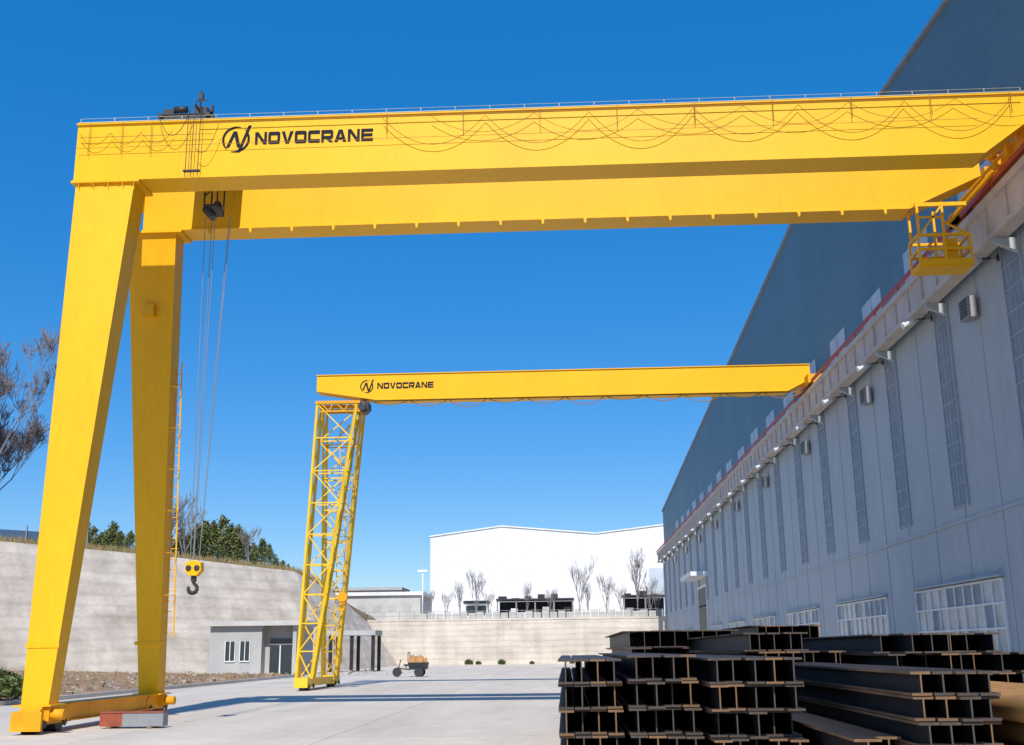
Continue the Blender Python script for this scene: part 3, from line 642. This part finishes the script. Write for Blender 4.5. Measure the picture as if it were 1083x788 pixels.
for x,y in ((-10.6,81.15),(-10.6,82.4),(-12.25,81.78)):
    g=MB(); g.cyl((x,y-.04,.33),(x,y+.04,.33),.33,18); part('wheel',g,[BLK],ca,b)
g=MB(); g.bar((-11.4,81.3,1.0),(-11.4,81.3,1.7),.05); g.bar((-11.4,82.3,1.0),(-11.4,82.3,1.7),.05); g.bar((-11.4,81.3,1.7),(-11.4,82.3,1.7),.05); part('rear_rail',g,[BLK],ca,b)
g=MB()
for i in range(110):
    a=random.random()*6.28; d=abs(random.gauss(0,2.0)); x=-18.0+d*math.cos(a)*2.0; y=94+d*math.sin(a)*1.5; r=random.uniform(.08,.28); z=max(0,.4-d*.2)*random.random()
    pts=[(x+random.uniform(-r,r),y+random.uniform(-r,r),z+random.uniform(0,r)) for _ in range(4)]; n=len(g.v); g.v+=pts
    for q in ((0,1,2),(0,1,3),(1,2,3),(0,2,3)): g.face([n+k for k in q])
for i in range(900):
    y=random.uniform(34,87); t=random.random()**1.3; x=-20.9+(basex(y)+20)*t*.9; r=random.uniform(.05,.25); z=.15+(t**1.5)*.5
    pts=[(x+random.uniform(-r,r),y+random.uniform(-r,r),z+random.uniform(0,r)) for _ in range(4)]; n=len(g.v); g.v+=pts
    for q in ((0,1,2),(0,1,3),(1,2,3),(0,2,3)): g.face([n+k for k in q])
o=solid('rubble',g,[ROCK],'loose grey rubble and stones scattered on dirt','rubble'); o["kind"]="stuff"
# ---------------------------------------------------------------- vegetation
def crown(pts_fn,n,size,mats,seed):
    rnd=random.Random(seed); g=MB()
    for i in range(n):
        c,s=pts_fn(rnd); sz=size*rnd.uniform(.6,1.3)*s
        u=Vector((rnd.gauss(0,1),rnd.gauss(0,1),rnd.gauss(0,1))).normalized(); w=u.cross(Vector((rnd.gauss(0,1),rnd.gauss(0,1),rnd.gauss(0,1)))).normalized()
        k=len(g.v); c=Vector(c); g.v+=[tuple(c-u*sz),tuple(c+w*sz*.5),tuple(c+u*sz),tuple(c-w*sz*.5)]; g.face([k,k+1,k+2,k+3],rnd.choices(range(len(mats)),[6,3,1][:len(mats)])[0])
    return tomesh('crown',g,mats,recalc=False)
def ever_fn(H,Rr,seed):
    rnd0=random.Random(seed); cl=[]
    for i in range(34):
        t=rnd0.random()**.8; r=Rr*(1-t)**.7*rnd0.uniform(.4,1.1); a=rnd0.random()*6.28
        cl.append((r*math.cos(a),r*math.sin(a),.12*H+t*.85*H,.16*H*(1.1-t*.7)))
    def fn(r):
        c=r.choice(cl); return (c[0]+r.gauss(0,c[3]*.42),c[1]+r.gauss(0,c[3]*.42),c[2]+r.gauss(0,c[3]*.6)),1
    return fn
ev=[]
for s_ in range(4):
    cm=crown(ever_fn(5,1.2+.28*s_,s_),1900,.15,[LEAF2,LEAF,LEAF3],s_)
    g=MB(); g.cyl((0,0,-.3),(0,0,4.2),.1,7,0,r2=.03)
    for k in range(8): a=k*2.4; g.cyl((0,0,.8+k*.4),(.7*math.cos(a),.7*math.sin(a),1.3+k*.4),.03,5,0,r2=.01)
    ev.append((cm,tomesh('trunk',g,[BARK])))
def tree(x,y,z,sc,k,lab='olive green evergreen tree on top of the slope'):
    o=thing('evergreen_tree',lab,'tree',(x,y,z),'evergreen trees on the slope'); o.scale=(sc,sc,sc); o.rotation_euler=(0,0,random.random()*6)
    for nm,me in zip(('crown','trunk'),ev[k]): p=bpy.data.objects.new(nm,me); p.parent=o; C.objects.link(p)
def hx(px,Y): return (px-600)/1170*Y
for px_,h,k in ((100,4.4,0),(106,3.0,1),(112,3.2,2),(121,2.8,1),(128,3.0,3),(133,3.7,1),(141,2.8,3),(152,2.8,3),(160,3.0,1),(168,2.8,2),(178,4.4,0),(187,4.2,3),(196,3.2,1),(205,4.0,2),(213,3.8,1),(221,4.6,3),(229,5.1,0),(238,4.8,3),(247,5.2,2),(256,4.7,1),(264,4.5,3),(272,3.6,2),(281,3.0,1),(290,3.4,0),(298,2.4,2),(305,2.0,3),(312,1.8,1),(318,1.4,2),(30,2.0,3),(44,1.6,2),(60,1.8,1),(76,1.5,3),(88,2.2,0)):
    Y=126+random.uniform(-3,3)
    if px_<92: Y=106
    elif px_<160: Y=114
    elif px_>295: Y=123
    tree(hx(px_,Y)*1.035,Y,11.0-(.0 if px_<250 else .3)-(1.0 if px_>300 else 0),h/5*1.15,k)
def bare(seed,H,spread,levels=5,r0=.12,first=.28,rr=.6,up=.18):
    rnd=random.Random(seed); g=MB()
    def br(p,d,l,r,lv):
        q=p+d*l; g.cyl(p,q,r,5 if lv>3 else 3,0,r2=max(.010,r*.65),cap=False)
        if lv==0: return
        for i in range(rnd.choice((2,3,3)) if lv<levels else 5):
            a=Vector((rnd.gauss(0,1),rnd.gauss(0,1),rnd.gauss(0,.6)))*spread; nd=(d+a+Vector((0,0,up))).normalized()
            br(p.lerp(q,rnd.uniform(.45,1)),nd,l*rnd.uniform(.6,.85),max(.010,r*rr),lv-1)
    br(Vector((0,0,-.2)),Vector((0,0,1)),H*first,r0,levels)
    me=tomesh('bare_tree',g,[TWIG],recalc=False)
    zm=max(v.co.z for v in me.vertices)
    for v in me.vertices: v.co*=H/zm
    return me
bt=[bare(s_,6,.30,5,.07) for s_ in (1,2,3)]
big=bare(5,23,.36,9,.17,.16,.52,.30)
thing('bare_tree','large pale leafless tree with a haze of fine twigs','tree',(-55.9,103,11.0),'bare trees',big).rotation_euler=(0,0,1)
for i,(px_,sc) in enumerate(((462,.8),(478,.8),(492,.95),(509,1.25),(523,.8),(560,.9),(585,.8),(613,1.5),(622,.9),(640,1.1),(656,.9),(672,1.6),(684,1.0),(690,.8))):
    o=thing('bare_tree','slender leafless tree in front of the white warehouse','tree',(hx(px_,165)*1.02,163+i%3,5.66),'bare trees',bt[i%3]); o.scale=(sc*.7,sc*.7,sc*1.1); o.rotation_euler=(0,0,i)
for px_,sc in ((197,1.5),(212,1.2),(190,1.2),(278,.8)):
    Y=120; thing('bare_tree','leafless sapling on top of the slope','tree',(hx(px_,Y)*1.04,Y,10.9),'bare trees',bt[0]).scale=(sc,sc,sc)
def shrub_fn(r):
    a=r.random()*6.28; d=r.random()**.5; return (d*math.cos(a)*.8,d*math.sin(a)*.8,.1+r.random()*.8*(1-d*.5)),1
shm=crown(shrub_fn,900,.10,[LEAF,LEAF2],5)
for i,(x,y,sc) in enumerate(((-21.3,41,1.4),(-21.6,42.5,1.4),(-22.8,42,1.2))): thing('shrub','clipped dark green shrub behind the kerb','shrub',(x,y,.15),'shrubs',shm).scale=(sc,sc,sc)
for i,(x,sc) in enumerate(((-12.8,1.0),(-11.6,.7),(-8.6,.9),(-4.6,.6),(.6,.6),(3.6,.8))): thing('shrub','small dark shrub at the foot of the far wall','shrub',(x,148+i%3*.6,0),'shrubs',shm).scale=(sc*.7,sc*.7,sc)
g=MB(); rnd=random.Random(3)
for i in range(12000):
    if i%3:
        t=rnd.random()*5; k=min(4,int(t)); u=t-k; a=tp2[1+k]; b2=tp2[2+k]; x=a[0]+(b2[0]-a[0])*u-rnd.random()*3+.1; y=a[1]+(b2[1]-a[1])*u+rnd.random()*3-.1; z=a[2]+(b2[2]-a[2])*u; h=rnd.uniform(.2,.9)
    else:
        y=rnd.uniform(34,87); tt=rnd.random(); x=-20.9+(basex(y)+20)*tt*.95; z=.13+tt**1.5*.5; h=rnd.uniform(.1,.35)
    k=len(g.v); dx=rnd.uniform(-.2,.2); g.v+=[(x,y,z-.05),(x+.09,y+.03,z-.05),(x+dx,y+rnd.uniform(-.1,.1),z+h)]; g.face([k,k+1,k+2],rnd.choice((0,0,1)))
o=solid('dry_grass',g,[mat('dry_grass_blades',(.30,.19,.10),rough=.9,var=.4,scale=1),LEAF2],'dry brown grass on slope rim and dirt','grass',recalc=False); o["kind"]="stuff"
